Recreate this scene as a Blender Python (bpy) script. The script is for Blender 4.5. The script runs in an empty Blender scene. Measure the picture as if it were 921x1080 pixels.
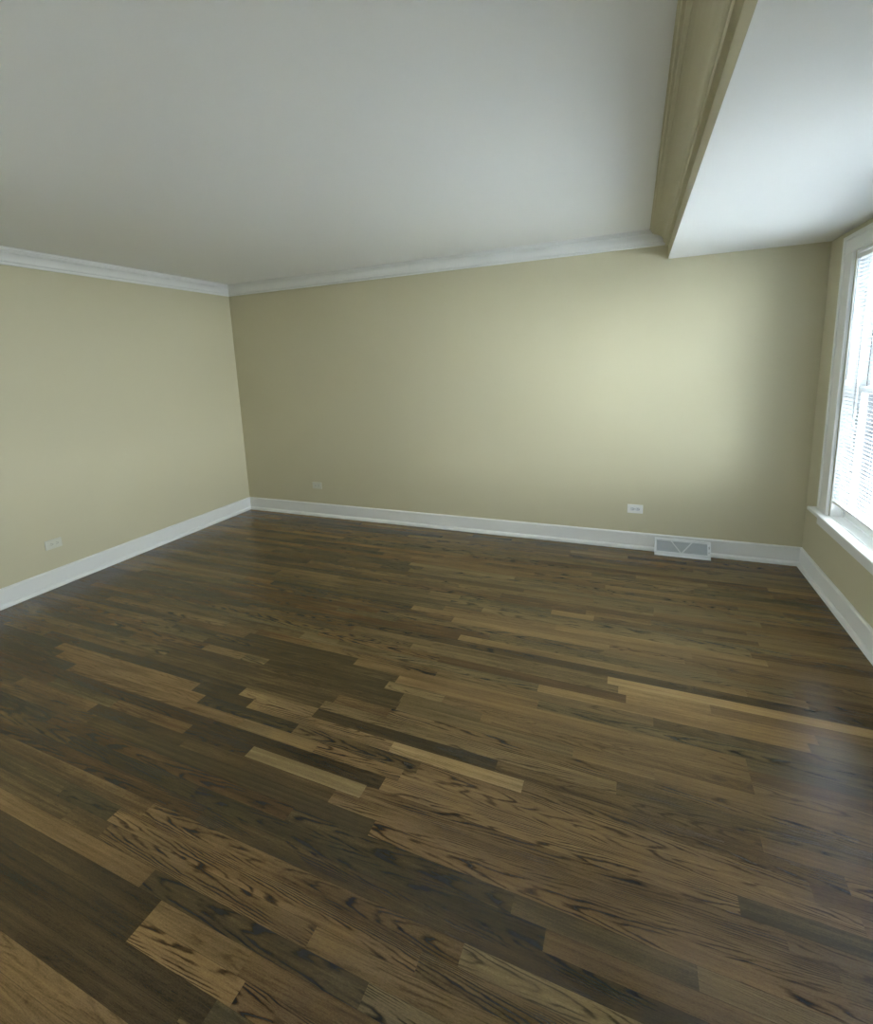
import bpy, math, random
from math import sin, cos, pi, radians
from mathutils import Vector, Matrix

# ---------------------------------------------------------------- scene scale
W = 5.135        # room width (left wall x=0, right wall x=W)
H = 2.44         # main ceiling
H2 = 2.233       # dropped ceiling by the windows
XB = 4.179       # left face of the dropped ceiling
YF = -6.0        # wall behind the camera
S = bpy.context.scene
C = S.collection

# ---------------------------------------------------------------- camera
CAM_F, CAM_CX, CAM_CY = 511.23, 449.127, 470.678
yaw, pitch, roll = 0.407502, -0.170310, -0.039970
fw = Vector((-sin(yaw)*cos(pitch), cos(yaw)*cos(pitch), sin(pitch)))
r0 = Vector((cos(yaw), sin(yaw), 0)); u0 = r0.cross(fw)
rt = r0*cos(roll) + u0*sin(roll); up = -r0*sin(roll) + u0*cos(roll)
cd = bpy.data.cameras.new('camera'); cam = bpy.data.objects.new('camera', cd); C.objects.link(cam)
M = Matrix((rt, up, -fw)).transposed().to_4x4(); M.translation = Vector((3.97745, -4.10813, 1.55862))
cam.matrix_world = M
cd.sensor_fit = 'VERTICAL'; cd.sensor_height = 24.0; cd.lens = CAM_F/1080*24.0
cd.shift_x = (460.5-CAM_CX)/1080; cd.shift_y = (CAM_CY-540)/1080
cd.clip_start = 0.02; cd.clip_end = 300
S.camera = cam

# ---------------------------------------------------------------- world, light, exposure
wd = bpy.data.worlds.new('world'); S.world = wd; wd.use_nodes = True
bg = wd.node_tree.nodes['Background']
bg.inputs[0].default_value = (0.90, 0.96, 1.0, 1); bg.inputs[1].default_value = 32.0
S.view_settings.view_transform = 'Standard'; S.view_settings.look = 'None'
S.view_settings.exposure = 1.0; S.view_settings.gamma = 1.0; S.view_settings.use_curve_mapping = False

# windows: (y nearest the back corner, y far) on the right wall, one bank
SILL, HEAD = 0.515, 2.085
WIN = [(-0.437, -1.357), (-1.470, -2.390)]
for i, (a, b) in enumerate(WIN):
    ld = bpy.data.lights.new('sky_portal', 'AREA'); ld.shape = 'RECTANGLE'
    ld.size = b and abs(b-a); ld.size_y = HEAD-SILL; ld.cycles.is_portal = True
    o = bpy.data.objects.new('sky_portal', ld); C.objects.link(o)
    o.location = (W+0.20, (a+b)/2, (SILL+HEAD)/2); o.rotation_euler = (pi/2, 0, pi/2)
SIDE = (-5.22, -4.70)   # unseen window added in the left wall behind the camera, for fill light
ld = bpy.data.lights.new('sky_portal', 'AREA'); ld.shape = 'RECTANGLE'
ld.size = SIDE[1]-SIDE[0]; ld.size_y = HEAD-SILL; ld.cycles.is_portal = True
o = bpy.data.objects.new('sky_portal', ld); C.objects.link(o)
o.location = (-0.20, (SIDE[0]+SIDE[1])/2, (SILL+HEAD)/2); o.rotation_euler = (pi/2, 0, -pi/2)

# ---------------------------------------------------------------- materials
def mat(name, col, rough=0.5, bump=0.0, bscale=200, spec=0.5, coat=0, metallic=0, vary=0.0, trans=0):
    m = bpy.data.materials.new(name); m.use_nodes = True
    nt = m.node_tree; b = nt.nodes['Principled BSDF']
    b.inputs['Base Color'].default_value = (*col, 1); b.inputs['Roughness'].default_value = rough
    b.inputs['Specular IOR Level'].default_value = spec; b.inputs['Metallic'].default_value = metallic
    b.inputs['Coat Weight'].default_value = coat
    tc = nt.nodes.new('ShaderNodeTexCoord')
    n = nt.nodes.new('ShaderNodeTexNoise'); n.inputs['Scale'].default_value = bscale
    nt.links.new(tc.outputs['Object'], n.inputs['Vector'])
    if bump:
        bp = nt.nodes.new('ShaderNodeBump'); bp.inputs['Strength'].default_value = bump; bp.inputs['Distance'].default_value = 0.002
        nt.links.new(n.outputs['Fac'], bp.inputs['Height']); nt.links.new(bp.outputs['Normal'], b.inputs['Normal'])
    if vary:
        mx = nt.nodes.new('ShaderNodeMix'); mx.data_type = 'RGBA'
        mx.inputs['A'].default_value = (*[c*(1-vary) for c in col], 1); mx.inputs['B'].default_value = (*[min(1, c*(1+vary)) for c in col], 1)
        nt.links.new(n.outputs['Fac'], mx.inputs['Factor']); nt.links.new(mx.outputs['Result'], b.inputs['Base Color'])
    return m
M_WALL = mat('pale_yellow_paint', (0.56, 0.523, 0.37), 0.55, 0.15, 260, spec=0.3, vary=0.02)
M_CEIL = mat('flat_white_paint', (0.87, 0.88, 0.875), 0.9, 0.1, 200, spec=0.2, vary=0.01)
M_TRIM = mat('white_trim_paint', (0.78, 0.79, 0.78), 0.35, spec=0.5, vary=0.01, bscale=30)
M_PLATE = mat('white_plastic', (0.80, 0.80, 0.78), 0.35, vary=0.01, bscale=30)
M_PLATE_DIM = mat('dimmed_plastic', (0.60, 0.60, 0.52), 0.4, vary=0.01, bscale=30)  # low light on the left outlets is put into this plastic's colour
M_SOCK = mat('outlet_face_plastic', (0.66, 0.67, 0.69), 0.35, vary=0.01, bscale=30)
M_DARK = mat('slot_shadow_metal', (0.03, 0.03, 0.035), 0.5, vary=0.1, bscale=100)
M_METAL = mat('screw_metal', (0.5, 0.5, 0.5), 0.35, metallic=0.8, vary=0.05, bscale=80)
M_VENT = mat('white_enamel', (0.80, 0.82, 0.83), 0.3, vary=0.01, bscale=30)
M_WIRE = mat('galvanised_mesh', (0.60, 0.64, 0.66), 0.45, metallic=0.1, vary=0.05, bscale=90)
M_DAMP = mat('grey_damper_sheet', (0.42, 0.46, 0.48), 0.5, metallic=0.1, vary=0.08, bscale=14)
M_CORD = mat('white_cord', (0.7, 0.72, 0.74), 0.7, vary=0.05, bscale=300)
M_REVEAL_DARK = mat('reveal_shade_dark', (0.05, 0.055, 0.065), 0.5, vary=0.1, bscale=40)
M_BOUNCE = mat('pale_bounce', (0.66, 0.67, 0.68), 0.9, vary=0.08, bscale=3)
M_LAWN = mat('winter_lawn', (0.075, 0.085, 0.10), 0.95, vary=0.25, bscale=1.5)
def mat_slat():
    m = mat('translucent_white_vinyl', (0.46, 0.49, 0.53), 0.4)
    nt = m.node_tree; b = nt.nodes['Principled BSDF']; out = nt.nodes['Material Output']
    t = nt.nodes.new('ShaderNodeBsdfTranslucent'); t.inputs[0].default_value = (0.85, 0.88, 0.92, 1)
    mx = nt.nodes.new('ShaderNodeMixShader'); mx.inputs[0].default_value = 0.03
    nt.links.new(b.outputs[0], mx.inputs[1]); nt.links.new(t.outputs[0], mx.inputs[2]); nt.links.new(mx.outputs[0], out.inputs[0])
    return m
M_SLAT = mat_slat()
def mat_wand():
    m = mat('clear_plastic', (0.55, 0.60, 0.63), 0.15); return m
M_WAND = mat_wand()
def mat_glass():
    m = bpy.data.materials.new('window_glass'); m.use_nodes = True; nt = m.node_tree; nt.nodes.clear()
    out = nt.nodes.new('ShaderNodeOutputMaterial'); g = nt.nodes.new('ShaderNodeBsdfGlossy'); g.inputs['Roughness'].default_value = 0.0
    t = nt.nodes.new('ShaderNodeBsdfTransparent'); t.inputs[0].default_value = (0.95, 0.97, 0.97, 1)
    lw = nt.nodes.new('ShaderNodeLayerWeight'); lw.inputs['Blend'].default_value = 0.5
    pw = nt.nodes.new('ShaderNodeMath'); pw.operation = 'POWER'; pw.inputs[1].default_value = 5.0; nt.links.new(lw.outputs['Facing'], pw.inputs[0])
    ma = nt.nodes.new('ShaderNodeMath'); ma.operation = 'MULTIPLY_ADD'; ma.inputs[1].default_value = 0.9; ma.inputs[2].default_value = 0.04; nt.links.new(pw.outputs[0], ma.inputs[0])
    mx = nt.nodes.new('ShaderNodeMixShader'); nt.links.new(ma.outputs[0], mx.inputs[0])
    nt.links.new(t.outputs[0], mx.inputs[1]); nt.links.new(g.outputs[0], mx.inputs[2]); nt.links.new(mx.outputs[0], out.inputs[0])
    return m
M_GLASS = mat_glass()

def mat_screen():
    # light filter added over the window, acting like wire mesh: the steeper the line of sight, the more wire it meets (1 - k / cos)
    m = bpy.data.materials.new('light_filter_mesh'); m.use_nodes = True; nt = m.node_tree; nt.nodes.clear()
    out = nt.nodes.new('ShaderNodeOutputMaterial'); t = nt.nodes.new('ShaderNodeBsdfTransparent')
    d = nt.nodes.new('ShaderNodeBsdfDiffuse'); d.inputs[0].default_value = (0.10, 0.11, 0.12, 1)
    lw = nt.nodes.new('ShaderNodeLayerWeight'); lw.inputs['Blend'].default_value = 0.5
    c = nt.nodes.new('ShaderNodeMath'); c.operation = 'SUBTRACT'; c.inputs[0].default_value = 1.0; nt.links.new(lw.outputs['Facing'], c.inputs[1])
    mx_ = nt.nodes.new('ShaderNodeMath'); mx_.operation = 'MAXIMUM'; mx_.inputs[1].default_value = 0.01; nt.links.new(c.outputs[0], mx_.inputs[0])
    dv = nt.nodes.new('ShaderNodeMath'); dv.operation = 'DIVIDE'; dv.use_clamp = True; dv.inputs[0].default_value = 0.42; nt.links.new(mx_.outputs[0], dv.inputs[1])
    mn = nt.nodes.new('ShaderNodeMath'); mn.operation = 'MINIMUM'; mn.inputs[1].default_value = 0.965; nt.links.new(dv.outputs[0], mn.inputs[0])
    mx = nt.nodes.new('ShaderNodeMixShader'); nt.links.new(mn.outputs[0], mx.inputs[0])
    nt.links.new(t.outputs[0], mx.inputs[1]); nt.links.new(d.outputs[0], mx.inputs[2]); nt.links.new(mx.outputs[0], out.inputs[0])
    return m
M_SCREEN = mat_screen()

def mat_floor():
    m = bpy.data.materials.new('dark_stained_oak'); m.use_nodes = True; nt = m.node_tree; N = nt.nodes; L = nt.links
    b = N['Principled BSDF']
    at = N.new('ShaderNodeAttribute'); at.attribute_name = 'board'; sp = N.new('ShaderNodeSeparateColor'); L.new(at.outputs['Color'], sp.inputs[0])
    tone, seed, gs = sp.outputs[0], sp.outputs[1], sp.outputs[2]
    hue = at.outputs['Alpha']
    uv = N.new('ShaderNodeUVMap'); uv.uv_map = 'board_uv'; sx = N.new('ShaderNodeSeparateXYZ'); L.new(uv.outputs[0], sx.inputs[0])
    U, V = sx.outputs[0], sx.outputs[1]
    def mt(op, a, b_=None, c=None, clamp=False):
        n = N.new('ShaderNodeMath'); n.operation = op; n.use_clamp = clamp
        for i, v in enumerate((a, b_, c)):
            if v is None: continue
            if isinstance(v, (int, float)): n.inputs[i].default_value = v
            else: L.new(v, n.inputs[i])
        return n.outputs[0]
    def noise(su, sv, scale=1.0, detail=2, rough=0.5, dist=0):
        cv = N.new('ShaderNodeCombineXYZ'); L.new(mt('MULTIPLY', U, su), cv.inputs[0]); L.new(mt('MULTIPLY', V, sv), cv.inputs[1])
        L.new(mt('MULTIPLY', seed, 97.0), cv.inputs[2])
        n = N.new('ShaderNodeTexNoise'); n.inputs['Scale'].default_value = scale; n.inputs['Detail'].default_value = detail
        n.inputs['Roughness'].default_value = rough; n.inputs['Distortion'].default_value = dist
        L.new(cv.outputs[0], n.inputs['Vector']); return n.outputs['Fac']
    # cathedral grain: nested parabolas along the board, warped
    c = mt('MULTIPLY_ADD', mt('FRACT', mt('MULTIPLY', seed, 13.7)), 1.3, -0.65)
    dv = mt('SUBTRACT', V, c)
    warp = mt('MULTIPLY_ADD', noise(3.2, 1.3, 1, 2), 0.42, -0.21)
    warp2 = mt('MULTIPLY_ADD', noise(13, 3.5, 1, 2), 0.13, -0.065)
    sgn = mt('MULTIPLY_ADD', mt('GREATER_THAN', mt('FRACT', mt('MULTIPLY', seed, 7.3)), 0.5), 2.0, -1.0)
    s = mt('ADD', mt('ADD', mt('MULTIPLY', U, sgn), mt('MULTIPLY', mt('MULTIPLY', dv, dv), 0.85)), mt('ADD', warp, warp2))
    fr = mt('MULTIPLY_ADD', mt('FRACT', mt('MULTIPLY', seed, 29.3)), 26.0, 32.0)
    ring = mt('MULTIPLY_ADD', mt('SINE', mt('MULTIPLY', s, fr)), 0.5, 0.5)
    ring = mt('POWER', ring, 4.0)
    breakup = noise(5, 2.2, 1, 3)
    mr = N.new('ShaderNodeMapRange'); mr.interpolation_type = 'SMOOTHSTEP'; mr.inputs['From Min'].default_value = 0.38; mr.inputs['From Max'].default_value = 0.60
    L.new(breakup, mr.inputs['Value'])
    ring = mt('MULTIPLY', mt('MULTIPLY', ring, mr.outputs[0]), gs)
    # fine open pores running along the board
    pores = noise(26, 34, 1, 3, 0.65)
    mr2 = N.new('ShaderNodeMapRange'); mr2.inputs['From Min'].default_value = 0.52; mr2.inputs['From Max'].default_value = 0.72; L.new(pores, mr2.inputs['Value'])
    streak = noise(1.6, 5.0, 1, 3, 0.6)
    blotch = noise(2.4, 0.8, 1, 2, 0.5)
    t = mt('ADD', tone, mt('MULTIPLY_ADD', streak, 0.44, -0.22))
    t = mt('ADD', t, mt('MULTIPLY_ADD', blotch, 0.36, -0.18))
    t = mt('SUBTRACT', t, mt('MULTIPLY', ring, 0.66))
    t = mt('SUBTRACT', t, mt('MULTIPLY', mr2.outputs[0], 0.16))
    t = mt('ADD', t, mt('MULTIPLY_ADD', noise(170, 26, 1, 3, 0.7), 0.34, -0.17), None, True)
    def ramp(stops):
        rp = N.new('ShaderNodeValToRGB'); L.new(t, rp.inputs[0]); e = rp.color_ramp.elements
        e[0].position = stops[0][0]; e[0].color = (*stops[0][1], 1); e[1].position = stops[-1][0]; e[1].color = (*stops[-1][1], 1)
        for p, cc in stops[1:-1]:
            q = e.new(p); q.color = (*cc, 1)
        return rp.outputs[0]
    warm = ramp([(0, (0.014, 0.0085, 0.0045)), (0.35, (0.096, 0.052, 0.019)), (0.65, (0.235, 0.140, 0.053)), (1.0, (0.46, 0.29, 0.12))])
    cool = ramp([(0, (0.013, 0.010, 0.006)), (0.35, (0.074, 0.052, 0.021)), (0.65, (0.20, 0.138, 0.057)), (1.0, (0.42, 0.30, 0.14))])
    mx = N.new('ShaderNodeMix'); mx.data_type = 'RGBA'; L.new(hue, mx.inputs['Factor']); L.new(warm, mx.inputs['A']); L.new(cool, mx.inputs['B'])
    # hairline seam between boards
    av = mt('ABSOLUTE', V); seam = mt('GREATER_THAN', av, 0.488)
    mx2 = N.new('ShaderNodeMix'); mx2.data_type = 'RGBA'; L.new(mt('MULTIPLY', seam, 0.45), mx2.inputs['Factor'])
    L.new(mx.outputs['Result'], mx2.inputs['A']); mx2.inputs['B'].default_value = (0.012, 0.009, 0.006, 1)
    L.new(mx2.outputs['Result'], b.inputs['Base Color'])
    L.new(mt('MULTIPLY_ADD', breakup, 0.08, 0.20), b.inputs['Roughness'])
    b.inputs['Specular IOR Level'].default_value = 0.46
    bp = N.new('ShaderNodeBump'); bp.inputs['Strength'].default_value = 0.25; bp.inputs['Distance'].default_value = 0.0008
    L.new(mt('SUBTRACT', 1.0, mt('ADD', ring, mt('MULTIPLY', mr2.outputs[0], 0.4))), bp.inputs['Height']); L.new(bp.outputs['Normal'], b.inputs['Normal'])
    return m
M_FLOOR = mat_floor()

# ---------------------------------------------------------------- mesh helpers
class MB:
    def __init__(self): self.v = []; self.f = []; self.mi = []
    def add(self, vs, fs, mi=0):
        n = len(self.v); self.v += [tuple(v) for v in vs]; self.f += [tuple(i+n for i in f) for f in fs]; self.mi += [mi]*len(fs); return self
    def box(self, x0, x1, y0, y1, z0, z1, mi=0):
        x0, x1 = sorted((x0, x1)); y0, y1 = sorted((y0, y1)); z0, z1 = sorted((z0, z1))
        vs = [(x, y, z) for x in (x0, x1) for y in (y0, y1) for z in (z0, z1)]
        return self.add(vs, [(0,1,3,2), (4,6,7,5), (0,4,5,1), (2,3,7,6), (0,2,6,4), (1,5,7,3)], mi)
    def cyl(self, a, b, r, n=12, r2=None):
        a = Vector(a); b = Vector(b); d = (b-a).normalized(); r2 = r if r2 is None else r2
        p = d.orthogonal().normalized(); q = d.cross(p)
        vs = [a+(p*cos(2*pi*i/n)+q*sin(2*pi*i/n))*r for i in range(n)] + [b+(p*cos(2*pi*i/n)+q*sin(2*pi*i/n))*r2 for i in range(n)]
        return self.add(vs, [(i, (i+1) % n, n+(i+1) % n, n+i) for i in range(n)] + [tuple(range(n-1, -1, -1)), tuple(range(n, 2*n))])
    def sweep(self, rings):   # rings: equal-length closed loops
        n = len(rings[0]); vs = [v for r in rings for v in r]; fs = []
        for k in range(len(rings)-1):
            for i in range(n):
                fs.append((k*n+i, k*n+(i+1) % n, (k+1)*n+(i+1) % n, (k+1)*n+i))
        fs += [tuple(range(n-1, -1, -1)), tuple(range((len(rings)-1)*n, len(rings)*n))]
        return self.add(vs, fs)
    def build(self, name, m, parent=None, bevel=0, loc=None, segs=2, smooth=False):
        me = bpy.data.meshes.new(name); me.from_pydata(self.v, [], self.f)
        for mm in (m if isinstance(m, (list, tuple)) else [m]): me.materials.append(mm)
        for p, i in zip(me.polygons, self.mi): p.material_index = i
        import bmesh
        bm = bmesh.new(); bm.from_mesh(me); bmesh.ops.recalc_face_normals(bm, faces=bm.faces); bm.to_mesh(me); bm.free()
        if loc: me.transform(Matrix.Translation(-Vector(loc)))
        o = bpy.data.objects.new(name, me); C.objects.link(o)
        if loc: o.location = loc
        if parent: o.parent = parent
        if smooth:
            for p in me.polygons: p.use_smooth = True
        if bevel:
            b = o.modifiers.new('bevel', 'BEVEL'); b.width = bevel; b.segments = segs; b.limit_method = 'ANGLE'
        return o
def struct(o): o['kind'] = 'structure'; return o
def tag(o, label, cat, group=None):
    o['label'] = label; o['category'] = cat
    if group: o['group'] = group
    return o
def empty(name, loc, rz=0):
    o = bpy.data.objects.new(name, None); C.objects.link(o); o.location = loc; o.rotation_euler = (0, 0, rz); o.empty_display_size = 0.05; return o

# ---------------------------------------------------------------- floor: individual strips of varying length and stain
rnd = random.Random(11)
BW = 0.0572; Y0 = -1.789      # a seam measured in the photograph
# (row-centre y, x start, x end, tone, hue 0 warm..1 cool, grain strength)
SPECIAL = [
    (-1.817, 3.905, 5.10, 0.92, 0.15, 0.10), (-1.760, 3.33, 5.10, 0.30, 0.55, 0.55), (-1.703, 3.10, 4.50, 0.66, 0.3, 0.25),
    (-1.874, 3.955, 4.335, 0.80, 0.2, 0.10), (-1.874, 4.335, 5.10, 0.62, 0.2, 0.2), (-1.931, 3.99, 4.70, 0.78, 0.1, 0.15),
    (-1.988, 3.6, 4.66, 0.74, 0.1, 0.1), (-2.045, 3.1, 4.10, 0.55, 0.5, 0.3), (-2.045, 4.10, 5.1, 0.38, 0.6, 0.3),
    (-1.417, 3.60, 4.64, 0.72, 0.2, 0.1), (-1.417, 2.9, 3.60, 0.60, 0.3, 0.2), (-1.474, 2.7, 4.3, 0.62, 0.3, 0.2), (-1.531, 3.0, 3.9, 0.72, 0.3, 0.15),
    (-1.131, 3.2, 4.6, 0.40, 0.3, 0.2), (-1.188, 3.2, 3.75, 0.36, 0.2, 0.2), (-1.245, 3.55, 3.80, 0.72, 0.2, 0.1),
    (-2.561, 3.10, 3.645, 0.86, 0.45, 0.35), (-2.561, 2.35, 3.10, 0.62, 0.3, 0.9), (-2.504, 2.68, 3.53, 0.20, 0.6, 0.2), (-2.504, 3.53, 4.4, 0.42, 0.4, 0.4),
    (-2.561, 3.645, 4.6, 0.44, 0.3, 0.75), (-2.618, 3.25, 4.5, 0.60, 0.2, 0.95), (-2.676, 3.2, 4.6, 0.64, 0.2, 0.8), (-2.733, 3.15, 4.3, 0.66, 0.2, 1.0),
    (-2.332, 3.80, 4.095, 0.66, 0.3, 0.3), (-2.275, 3.4, 4.42, 0.50, 0.3, 0.3), (-2.217, 3.2, 4.42, 0.58, 0.3, 0.3), (-2.160, 4.0, 4.42, 0.62, 0.3, 0.3),
    (-2.103, 1.9, 2.655, 0.30, 0.75, 0.1), (-2.160, 2.0, 2.93, 0.33, 0.75, 0.2), (-2.217, 1.7, 2.90, 0.27, 0.7, 0.1), (-2.275, 2.2, 3.01, 0.31, 0.7, 0.2),
    (-2.332, 2.0, 3.02, 0.34, 0.6, 0.2), (-2.389, 1.6, 2.72, 0.38, 0.6, 0.1), (-2.447, 1.5, 2.68, 0.36, 0.6, 0.2),
    (-2.504, 1.00, 2.25, 0.20, 0.6, 0.1), (-2.561, 0.9, 2.0, 0.56, 0.1, 0.2), (-2.618, 1.0, 2.1, 0.58, 0.0, 0.2), (-2.676, 1.2, 2.4, 0.5, 0.1, 0.3),
    (-2.790, 3.1, 4.4, 0.48, 0.2, 0.9), (-2.847, 3.0, 4.5, 0.52, 0.2, 0.7), (-2.905, 3.2, 4.6, 0.58, 0.1, 1.0), (-2.962, 2.9, 3.7, 0.34, 0.8, 0.9),
    (-3.019, 2.5, 3.8, 0.32, 0.9, 0.8), (-3.076, 2.6, 4.2, 0.34, 0.6, 0.9), (-3.133, 2.4, 3.6, 0.50, 0.2, 0.9), (-3.190, 2.3, 3.5, 0.58, 0.2, 1.0), (-3.248, 2.33, 3.2, 0.52, 0.3, 1.0),
    (-3.305, 1.7, 2.62, 0.56, 0.2, 0.0), (-3.305, 2.62, 3.4, 0.40, 0.7, 0.9), (-3.362, 1.7, 2.72, 0.26, 0.5, 0.0), (-3.362, 2.72, 3.07, 0.60, 0.3, 0.2),
    (-3.419, 1.8, 2.72, 0.22, 0.5, 0.0), (-3.419, 2.72, 3.10, 0.70, 0.1, 1.0), (-3.419, 3.10, 4.0, 0.55, 0.1, 1.0),
    (-3.477, 2.0, 3.06, 0.20, 0.4, 0.0), (-3.534, 2.0, 3.0, 0.26, 0.4, 0.1), (-3.591, 2.0, 3.1, 0.58, 0.2, 0.2), (-3.648, 2.0, 3.1, 0.6, 0.2, 0.2),
]
rows = {}
for s_ in SPECIAL:
    k = math.floor((s_[0]-Y0)/BW); rows.setdefault(k, []).append(s_)
boards = []
kmin = math.floor((YF-Y0)/BW); kmax = math.floor((0-Y0)/BW)
for k in range(kmin, kmax+1):
    y0 = max(YF, Y0+k*BW); y1 = min(0, Y0+(k+1)*BW)
    sp_ = sorted(rows.get(k, []), key=lambda q: q[1]); x = 0.0
    def fill(xa, xb):
        while xa < xb-1e-4:
            l = rnd.choice((0.25, 0.4, 0.55, 0.8, 1.1, 1.5, 1.9))*rnd.uniform(0.85, 1.15)
            e = min(xb, xa+l)
            if xb-e < 0.15: e = xb
            # boards are a mixture of light and dark strips
            t = min(0.64, max(0.36, rnd.gauss(0.51, 0.07)))
            # dimmer light at the left put into the tone, on top of darker boards
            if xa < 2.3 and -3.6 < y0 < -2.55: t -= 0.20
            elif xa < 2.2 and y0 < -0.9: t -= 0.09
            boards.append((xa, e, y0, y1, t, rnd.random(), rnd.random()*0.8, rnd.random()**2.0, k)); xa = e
    for q in sp_:
        a = max(x, q[1])
        if a > x+1e-4: fill(x, a)
        boards.append((a, q[2], y0, y1, 0.5+(q[3]-0.5)*0.85-(0.05 if q[0] < -3.0 else 0), q[4], rnd.random(), q[5]*0.85, k)); x = q[2]  # nearest rows toned down further for the dimmer light there
    fill(x, W)
me = bpy.data.meshes.new('floor'); vs = []; fs = []
for bd in boards:
    n = len(vs); vs += [(bd[0], bd[2], 0), (bd[1], bd[2], 0), (bd[1], bd[3], 0), (bd[0], bd[3], 0)]; fs.append((n, n+1, n+2, n+3))
nb = len(fs); n = len(vs)
vs += [(x_, y_, z_) for z_ in (-0.02, -0.05) for x_, y_ in ((0, YF), (W, YF), (W, 0), (0, 0))]
fs += [(n, n+1, n+2, n+3), (n+7, n+6, n+5, n+4)] + [(n+i, n+(i+1) % 4, n+4+(i+1) % 4, n+4+i) for i in range(4)]
me.from_pydata(vs, [], fs); me.materials.append(M_FLOOR)
ca = me.color_attributes.new('board', 'FLOAT_COLOR', 'CORNER'); uvl = me.uv_layers.new(name='board_uv')
for pi_, p in enumerate(me.polygons):
    for li in p.loop_indices:
        v = me.vertices[me.loops[li].vertex_index].co
        if pi_ < nb:
            bd = boards[pi_]
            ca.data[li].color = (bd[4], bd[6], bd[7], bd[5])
            yc = Y0+(bd[8]+0.5)*BW
            uvl.data[li].uv = (v.x, (v.y-yc)/BW)
        else: ca.data[li].color = (0.3, 0.5, 0, 0.5); uvl.data[li].uv = (v.x, 0)
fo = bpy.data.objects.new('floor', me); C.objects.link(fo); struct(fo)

# ---------------------------------------------------------------- room shell
T = 0.18
wl = MB().box(-T, 0, SIDE[1], T, -0.05, H+0.1); wl.box(-T, 0, YF-T, SIDE[0], -0.05, H+0.1)
wl.box(-T, 0, SIDE[0], SIDE[1], -0.05, SILL); wl.box(-T, 0, SIDE[0], SIDE[1], HEAD, H+0.1)
struct(wl.build('wall_left', M_WALL))
struct(MB().box(0, W, 0, T, -0.05, H+0.1).build('wall_back', M_WALL))
wr = MB(); ye = [0.18] + [v for w in WIN for v in w] + [YF-T]
for i in range(0, len(ye), 2): wr.box(W, W+T, ye[i+1], ye[i], SILL-0.03, HEAD+0.01)
wr.box(W, W+T, YF-T, T, -0.05, SILL-0.03); wr.box(W, W+T, YF-T, T, HEAD+0.01, H+0.1)
struct(wr.build('wall_right', M_WALL))
struct(MB().box(0, W, YF-T, YF, -0.05, H+0.1).build('wall_front', M_WALL))
wn = MB()
for q in ((SIDE[0], SIDE[0]+0.04, SILL, HEAD), (SIDE[1]-0.04, SIDE[1], SILL, HEAD), (SIDE[0]+0.04, SIDE[1]-0.04, SILL, SILL+0.05), (SIDE[0]+0.04, SIDE[1]-0.04, HEAD-0.05, HEAD), (SIDE[0]+0.04, SIDE[1]-0.04, 1.29, 1.325)):
    wn.box(-0.12, -0.07, q[0], q[1], q[2], q[3])
wn = struct(wn.build('window_3', M_TRIM))
MB().box(-0.10, -0.096, SIDE[0]+0.04, SIDE[1]-0.04, SILL+0.05, HEAD-0.05).build('glass_pane', M_GLASS, wn)
struct(MB().box(0, W, YF, 0, H, H+0.1).build('ceiling', M_CEIL))
# dropped ceiling over the window side; its upright face carries the wall paint
dc = MB(); dc.box(XB+0.001, W, YF, 0, H2, H-0.0005, 0); dc.box(XB, XB+0.001, YF, 0, H2+0.002, H-0.0005, 1)
struct(dc.build('ceiling_dropped', [M_CEIL, M_WALL]))

# ---------------------------------------------------------------- baseboards with shoe moulding
BASE = [(0, 0.0), (0.013, 0.0), (0.013, 0.121), (0.0165, 0.124), (0.0165, 0.130), (0.0125, 0.135), (0.007, 0.139), (0, 0.139)]
SHOE = [(0.0131, 0.0), (0.029, 0.0), (0.029, 0.012), (0.0265, 0.020), (0.021, 0.027), (0.0145, 0.031), (0.0131, 0.031)]
def run(prof, side, name, m, parent=None, front=YF):
    mb = MB()
    if side == 'left': rings = [[(d, -d, z) for d, z in prof], [(d, front, z) for d, z in prof]]
    if side == 'back': rings = [[(d, -d, z) for d, z in prof], [(W-d, -d, z) for d, z in prof]]
    if side == 'right': rings = [[(W-d, -d, z) for d, z in prof], [(W-d, front, z) for d, z in prof]]
    return mb.sweep(rings).build(name, m, parent)
for side in ('left', 'back', 'right'):
    b_ = struct(run(BASE, side, 'baseboard_'+side, M_TRIM))
    run(SHOE, side, 'shoe_molding', M_TRIM, b_)

# ---------------------------------------------------------------- crown mouldings
def crown_profile(P, D, top=H):
    # (projection fraction, drop fraction) from the foot on the wall up to the ceiling
    q = [(0, 1.0), (0.15, 1.0), (0.18, 0.97), (0.18, 0.89), (0.09, 0.87), (0.09, 0.83), (0.20, 0.81), (0.25, 0.77), (0.27, 0.72)]
    for i in range(9):                     # the cove
        a = i/8*pi/2; q.append((0.27+0.48*(1-cos(a)), 0.70-0.40*sin(a)))
    q += [(0.76, 0.27), (0.84, 0.26), (0.86, 0.23), (0.84, 0.20), (0.78, 0.19), (0.78, 0.145), (0.92, 0.14), (0.95, 0.11), (0.92, 0.075), (0.88, 0.07), (0.88, 0.045), (1.0, 0.04), (1.0, 0.0), (0, 0)]
    return [(a*P, top-b_*D) for a, b_ in q]
cl = crown_profile(0.062, 0.109)
mb = MB().sweep([[(d, -d, z) for d, z in cl], [(d, YF, z) for d, z in cl]]); struct(mb.build('trim_1', M_TRIM))
cb_ = crown_profile(0.128, 0.116)
mb = MB().sweep([[(d, -d, z) for d, z in cl], [(XB-0.0005, -d, z) for d, z in cl]]); struct(mb.build('trim_2', M_TRIM))
mb = MB().sweep([[(XB-d, -0.0005, z) for d, z in cb_], [(XB-d, YF, z) for d, z in cb_]]); struct(mb.build('trim_3', M_WALL))

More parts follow.
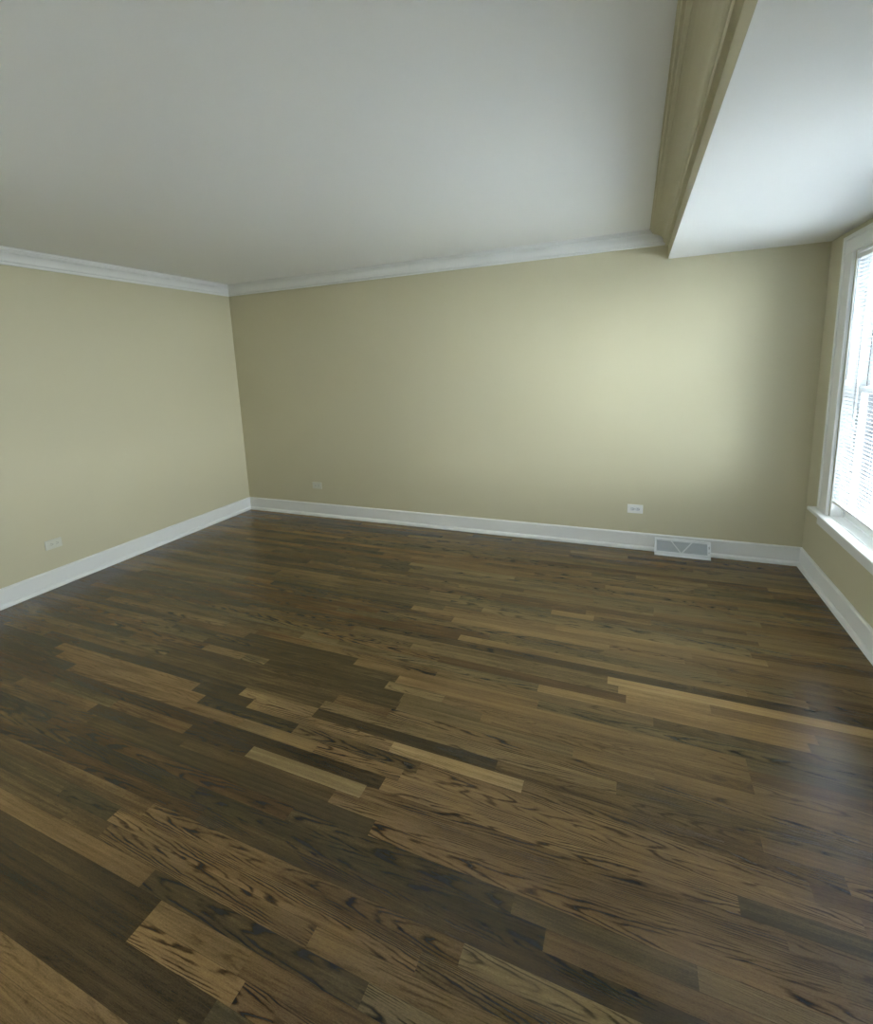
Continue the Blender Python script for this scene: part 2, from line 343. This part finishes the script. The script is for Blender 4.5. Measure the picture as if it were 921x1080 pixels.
# ---------------------------------------------------------------- windows
def make_window(n, a, b):
    """double-hung window; a is the jamb nearest the back corner"""
    root = empty('window_%d' % n, (W, (a+b)/2, SILL)); struct(root)
    L = root.location
    def part(name, mb, m, parent=root, bevel=0.0015):
        o = mb.build(name, m, None, bevel); o.data.transform(Matrix.Translation(-L)); o.parent = parent; return o
    fr = MB(); d0, d1 = W, W+T
    fr.box(d0, d1, a-0.012, a, SILL, HEAD); fr.box(d0, d1, b, b+0.012, SILL, HEAD); fr.box(d0, d1, b, a, HEAD-0.002, HEAD+0.010)
    fr.box(d0+0.055, d0+0.068, a-0.030, a-0.012, SILL, HEAD); fr.box(d0+0.055, d0+0.068, b+0.012, b+0.030, SILL, HEAD)
    part('window_frame', fr, M_TRIM)
    inn_a, inn_b = a-0.012, b+0.012
    tr = MB(); tr.box(W+0.106, W+T-0.004, a-0.016, a-0.010, SILL, HEAD); tr.box(W+0.106, W+T-0.004, b+0.010, b+0.016, SILL, HEAD)
    part('reveal_shade_strip', tr, M_REVEAL_DARK, bevel=0)  # dark strips added to stand for shade on the outer reveal
    def sash(name, z0, z1, x0, lock=False):
        s = MB(); sw = 0.048; x1 = x0+0.034; rb = 0.075 if z0 < 0.6 else 0.036; rt_ = 0.036 if z0 < 0.6 else 0.05
        s.box(x0, x1, inn_a-sw, inn_a, z0, z1); s.box(x0, x1, inn_b, inn_b+sw, z0, z1)
        s.box(x0, x1, inn_b+sw, inn_a-sw, z0, z0+rb); s.box(x0, x1, inn_b+sw, inn_a-sw, z1-rt_, z1)
        so = part(name, s, M_TRIM)
        g = MB().box(x0+0.014, x0+0.018, inn_b+sw, inn_a-sw, z0+rb, z1-rt_)
        go = g.build('glass_pane', M_GLASS); go.data.transform(Matrix.Translation(-L)); go.parent = so
        if lock:
            lk = MB(); ym = (a+b)/2; lk.box(x0+0.004, x0+0.030, ym-0.03, ym+0.03, z1, z1+0.008); lk.cyl((x0+0.017, ym, z1+0.008), (x0+0.017, ym, z1+0.020), 0.009); lk.box(x0+0.010, x0+0.024, ym, ym+0.045, z1+0.016, z1+0.022)
            lo = lk.build('sash_lock', M_METAL); lo.data.transform(Matrix.Translation(-L)); lo.parent = so
        return so
    MEET = 1.305
    sash('sash_lower', SILL+0.004, MEET+0.018, W+0.070, True)
    sash('sash_upper', MEET-0.018, HEAD-0.002, W+0.108)
    sl = MB(); sl.sweep([[(W+0.06, y, SILL-0.03), (W+T+0.03, y, SILL-0.045), (W+T+0.03, y, SILL-0.015), (W+0.06, y, SILL+0.003)] for y in (inn_b, inn_a)])
    part('outer_sill', sl, M_TRIM)
    sc = MB(); sc.add([(W+0.150, inn_b, SILL-0.01), (W+0.150, inn_a, SILL-0.01), (W+0.150, inn_a, HEAD+0.01), (W+0.150, inn_b, HEAD+0.01)], [(0, 1, 2, 3)])
    part('light_filter', sc, M_SCREEN, bevel=0)
    return root
wins = [make_window(i+1, a, b) for i, (a, b) in enumerate(WIN)]
# casing, mullion, stool and apron are shared by the whole bank
CT = 0.019; oa, ob = WIN[0][0]+0.145, WIN[-1][1]-0.145
mb = MB()
mb.box(W-CT, W, WIN[0][0]+0.008, oa-0.026, SILL, HEAD+0.010)
mb.box(W-CT, W, ob+0.026, WIN[-1][1]-0.008, SILL, HEAD+0.010)
for i in range(len(WIN)-1): mb.box(W-CT, W, WIN[i+1][0]+0.008, WIN[i][1]-0.008, SILL, HEAD+0.010)
mb.box(W-CT, W, ob+0.026, oa-0.026, HEAD+0.010, HEAD+0.086)
cas = struct(mb.build('trim_4', M_TRIM, None, 0.003))
bb = MB(); bb.box(W-0.027, W, oa-0.026, oa, SILL, HEAD+0.110); bb.box(W-0.027, W, ob, ob+0.026, SILL, HEAD+0.110); bb.box(W-0.027, W, ob+0.026, oa-0.026, HEAD+0.086, HEAD+0.110)
bb.build('back_band', M_TRIM, cas, 0.004)
st = MB(); st.box(W-0.062, W, ob-0.05, oa+0.055, SILL-0.024, SILL)
for a, b in WIN: st.box(W-0.001, W+0.07, b+0.0, a-0.0, SILL-0.024, SILL)
stool = struct(st.build('trim_5', M_TRIM, None, 0.006, segs=3))
ap = MB(); ap.box(W-0.018, W, ob, oa, 0.413, SILL-0.0245)
ap.build('apron', M_TRIM, stool, 0.003)

# ---------------------------------------------------------------- venetian blinds
def make_blind(a, b):
    ya, yb = a-0.007, b+0.007; xc = W+0.015
    root = empty('venetian_blind', (xc, (ya+yb)/2, HEAD-0.005)); L = root.location
    def part(name, mb, m, bevel=0, smooth=False, parent=root):
        o = mb.build(name, m, None, bevel, smooth=smooth); o.data.transform(Matrix.Translation(-L)); o.parent = parent; return o
    part('headrail', MB().box(xc-0.014, xc+0.014, yb, ya, HEAD-0.037, HEAD-0.012), M_TRIM, 0.002)
    tilt = radians(9); pitch_ = 0.0215; z = HEAD-0.052; n = 0; sm = MB()
    zb = 0.615
    while z > zb+0.014:
        # slightly crowned slat
        pts = []
        for k in range(5):
            s = (k/4-0.5)*0.025; c_ = 0.0016*(1-(2*k/4-1)**2)
            pts.append((s*cos(tilt)+c_*sin(tilt), -s*sin(tilt)+c_*cos(tilt)))
        rng = [[(xc+px, y, z+pz) for px, pz in pts] + [(xc+px, y, z+pz-0.0004) for px, pz in reversed(pts)] for y in (yb, ya)]
        sm.sweep(rng); z -= pitch_; n += 1
    part('slats', sm, M_SLAT)
    part('bottom_rail', MB().box(xc-0.012, xc+0.012, yb, ya, zb-0.012, zb+0.002), M_TRIM, 0.003)
    Ln = ya-yb
    for y in (ya-0.12, (ya+yb)/2, yb+0.12):
        lc = MB(); lc.cyl((xc-0.0135, y, zb), (xc-0.0135, y, HEAD-0.04), 0.0007, 6); lc.cyl((xc+0.0135, y, zb), (xc+0.0135, y, HEAD-0.04), 0.0007, 6); lc.cyl((xc, y+0.006, zb), (xc, y+0.006, HEAD-0.04), 0.0007, 6)
        part('ladder_cord', lc, M_CORD)
    w = MB(); w.cyl((xc-0.022, ya-0.055, HEAD-0.050), (xc-0.022, ya-0.055, HEAD-0.69), 0.0038, 6); w.cyl((xc-0.022, ya-0.055, HEAD-0.69), (xc-0.022, ya-0.055, HEAD-0.72), 0.0055, 8, 0.0045)
    w.cyl((xc-0.010, ya-0.055, HEAD-0.030), (xc-0.022, ya-0.055, HEAD-0.050), 0.002, 6)
    part('tilt_wand', w, M_WAND)
    return root
bl = make_blind(*WIN[0]); tag(bl, 'white slatted blind hanging in the window nearest the back corner', 'blind')
b2 = make_blind(*WIN[1]); tag(b2, 'white slatted blind in the window further from the back corner', 'blind')

# ---------------------------------------------------------------- power outlets (horizontal duplex)
def make_outlet(loc, rz, pm, sm_, label):
    root = empty('power_outlet', loc, rz); tag(root, label, 'outlet', 'wall outlets')
    # local: x along the wall, -y out of the wall, z up
    def rbox(w_, h_, y0, y1, r, cx=0, cz=0, n=5):
        ring = []
        for sx, sz, a0 in ((1, 1, 0), (-1, 1, 90), (-1, -1, 180), (1, -1, 270)):
            for k in range(n):
                t = radians(a0+90*k/(n-1)); ring.append((cx+sx*(w_/2-r)+r*cos(t), cz+sz*(h_/2-r)+r*sin(t)))
        return [[(x, y, z) for x, z in ring] for y in (y0, y1)], ring
    rg, ring = rbox(0.116, 0.072, 0, -0.003, 0.004)
    rg2, _ = rbox(0.110, 0.066, 0, -0.0055, 0.003)
    MB().sweep([rg[0], rg[1], rg2[1]]).build('cover_plate', pm, root)
    for s in (-1, 1):
        rr, _ = rbox(0.034, 0.028, -0.005, -0.0075, 0.010, cx=s*0.0195)
        rc = MB().sweep(rr).build('receptacle', sm_, root)
        sl = MB(); cx = s*0.0195
        sl.box(cx-0.004, cx+0.004, -0.0070, -0.0078, 0.0050, 0.0070); sl.box(cx-0.0035, cx+0.0035, -0.0070, -0.0078, -0.0068, -0.0050)
        sl.cyl((cx+0.0095*1, -0.0070, 0), (cx+0.0095*1, -0.0078, 0), 0.0026, 10)
        sl.build('socket_slot', M_DARK, rc)
    MB().cyl((0, -0.0053, 0), (0, -0.0066, 0), 0.0032, 10).build('screw', M_METAL, root)
    return root
make_outlet((4.020, 0, 0.333), 0, M_PLATE, M_SOCK, 'bright white duplex outlet on the back wall just above the heating vent')
make_outlet((0.941, 0, 0.331), 0, M_PLATE_DIM, M_PLATE_DIM, 'small dimly lit pale outlet low on the back wall near the left corner')
make_outlet((0, -2.028, 0.330), pi/2, M_PLATE_DIM, M_PLATE_DIM, 'dimly lit pale duplex outlet on the left wall above the baseboard')

# ---------------------------------------------------------------- baseboard heating register
def make_vent():
    x0, x1 = 4.170, 4.556; root = empty('air_vent', ((x0+x1)/2, -0.030, 0))
    tag(root, 'white baseboard heating vent with V shaped bars and grey mesh', 'vent')
    L = root.location
    TOP = (-0.046, 0.116); TOE = (-0.096, 0.027)       # sloped face from top lip to toe (y, z)
    def part(name, mb, m, bevel=0, parent=root):
        o = mb.build(name, m, None, bevel); o.data.transform(Matrix.Translation(-L)); o.parent = parent; return o
    def P(x, t, out=0.0):   # point on the sloping face, t 0 top .. 1 toe
        ny, nz = -(TOP[1]-TOE[1]), -(TOE[0]-TOP[0]); l = math.hypot(ny, nz); ny, nz = ny/l, nz/l
        return (x, TOP[0]+(TOE[0]-TOP[0])*t+ny*out, TOP[1]+(TOE[1]-TOP[1])*t+nz*out)
    fr = MB()
    # end cheeks, top lip, toe board, rails
    side = [(-0.030, 0.0), (TOE[0], 0.0), TOE, TOP, (TOP[0]+0.004, TOP[1]+0.005), (-0.030, TOP[1]+0.005)]
    for xa, xb in ((x0, x0+0.004), (x1-0.004, x1)): fr.sweep([[(xa, y, z) for y, z in side], [(xb, y, z) for y, z in side]])
    fr.box(x0+0.004, x1-0.004, -0.030, TOP[0]+0.003, TOP[1]+0.001, TOP[1]+0.005)
    fr.box(x0+0.004, x1-0.004, TOE[0]+0.003, TOE[0], 0.0, TOE[1])
    fr.box(x0-0.001, x1+0.001, TOE[0]-0.004, TOE[0]+0.001, 0.0, 0.010)
    def bar(pa, pb, w, th=0.004):       # bar lying on the face between two (x,t) points
        A = Vector(P(pa[0], pa[1], -0.001)); B = Vector(P(pb[0], pb[1], -0.001)); nrm = Vector(P(0, 0, 1))-Vector(P(0, 0, 0))
        d = (B-A).normalized(); s = d.cross(nrm).normalized()*w/2
        return [[A-s, A+s, A+s+nrm*th, A-s+nrm*th], [B-s, B+s, B+s+nrm*th, B-s+nrm*th]]
    fr.sweep(bar((x0, 0.045), (x1, 0.045), 0.009)); fr.sweep(bar((x0, 0.955), (x1, 0.955), 0.009))
    fr.sweep(bar((x0+0.007, 0), (x0+0.007, 1), 0.014)); fr.sweep(bar((x1-0.011, 0), (x1-0.011, 1), 0.024))
    part('frame', fr, M_VENT, 0.001)
    for xa in (4.285, 4.430):
        part('v_bar', MB().sweep(bar((xa, 0.07), (4.357+(0.004 if xa > 4.357 else -0.004), 0.93), 0.0085, 0.005)), M_VENT, 0.001)
    g = MB(); ga, gb = x0+0.016, x1-0.022; st_ = 0.0042
    n = int((gb-ga)/st_)
    for i in range(n+1):
        x = ga+i*st_; g.sweep(bar((x, 0.06), (x, 0.94), 0.0013, 0.0014))
    for j in range(21):
        t = 0.06+0.88*j/20; g.sweep(bar((ga, t), (gb, t), 0.0013, 0.0014))
    part('mesh_grille', g, M_WIRE)
    # curved damper sheet behind the mesh
    dm = MB(); loops = []
    for i in range(25):
        x = ga+(gb-ga)*i/24; bow = 0.012*sin(pi*i/24)
        p1 = P(x, 0.08, -0.008-bow); p2 = P(x, 0.95, -0.006-bow*0.4); loops.append([p1, p2, (p2[0], p2[1]+0.001, p2[2]-0.001), (p1[0], p1[1]+0.001, p1[2]-0.001)])
    part('damper', dm.sweep(loops), M_DAMP)
    lv = MB(); q = P(x1-0.012, 0.30, 0.003); lv.cyl(q, P(x1-0.012, 0.30, 0.012), 0.0035, 10); lv.sweep([[Vector(P(x1-0.012+dx, 0.30+dt, o_)) for dx, dt in ((-0.004, -0.02), (0.004, -0.02), (0.004, 0.16), (-0.004, 0.16))] for o_ in (0.009, 0.012)])
    part('damper_lever', lv, M_METAL)
    sc = MB(); sc.cyl(P(x1-0.013, 0.72, 0.002), P(x1-0.013, 0.72, 0.0055), 0.004, 10); part('screw', sc, M_METAL)
make_vent()

# ---------------------------------------------------------------- the ground outside
struct(MB().box(-25, W+30, -35, 20, -1.0, -0.9).build('ground_outside', M_LAWN))
struct(MB().box(W+T+0.06, W+14, -20, 5.0, -0.9005, -0.88).box(-14, -T-0.06, -20, 2.0, -0.9005, -0.88).build('bounce_slabs_outside', M_BOUNCE))  # pale slabs added to bounce daylight up to the ceiling
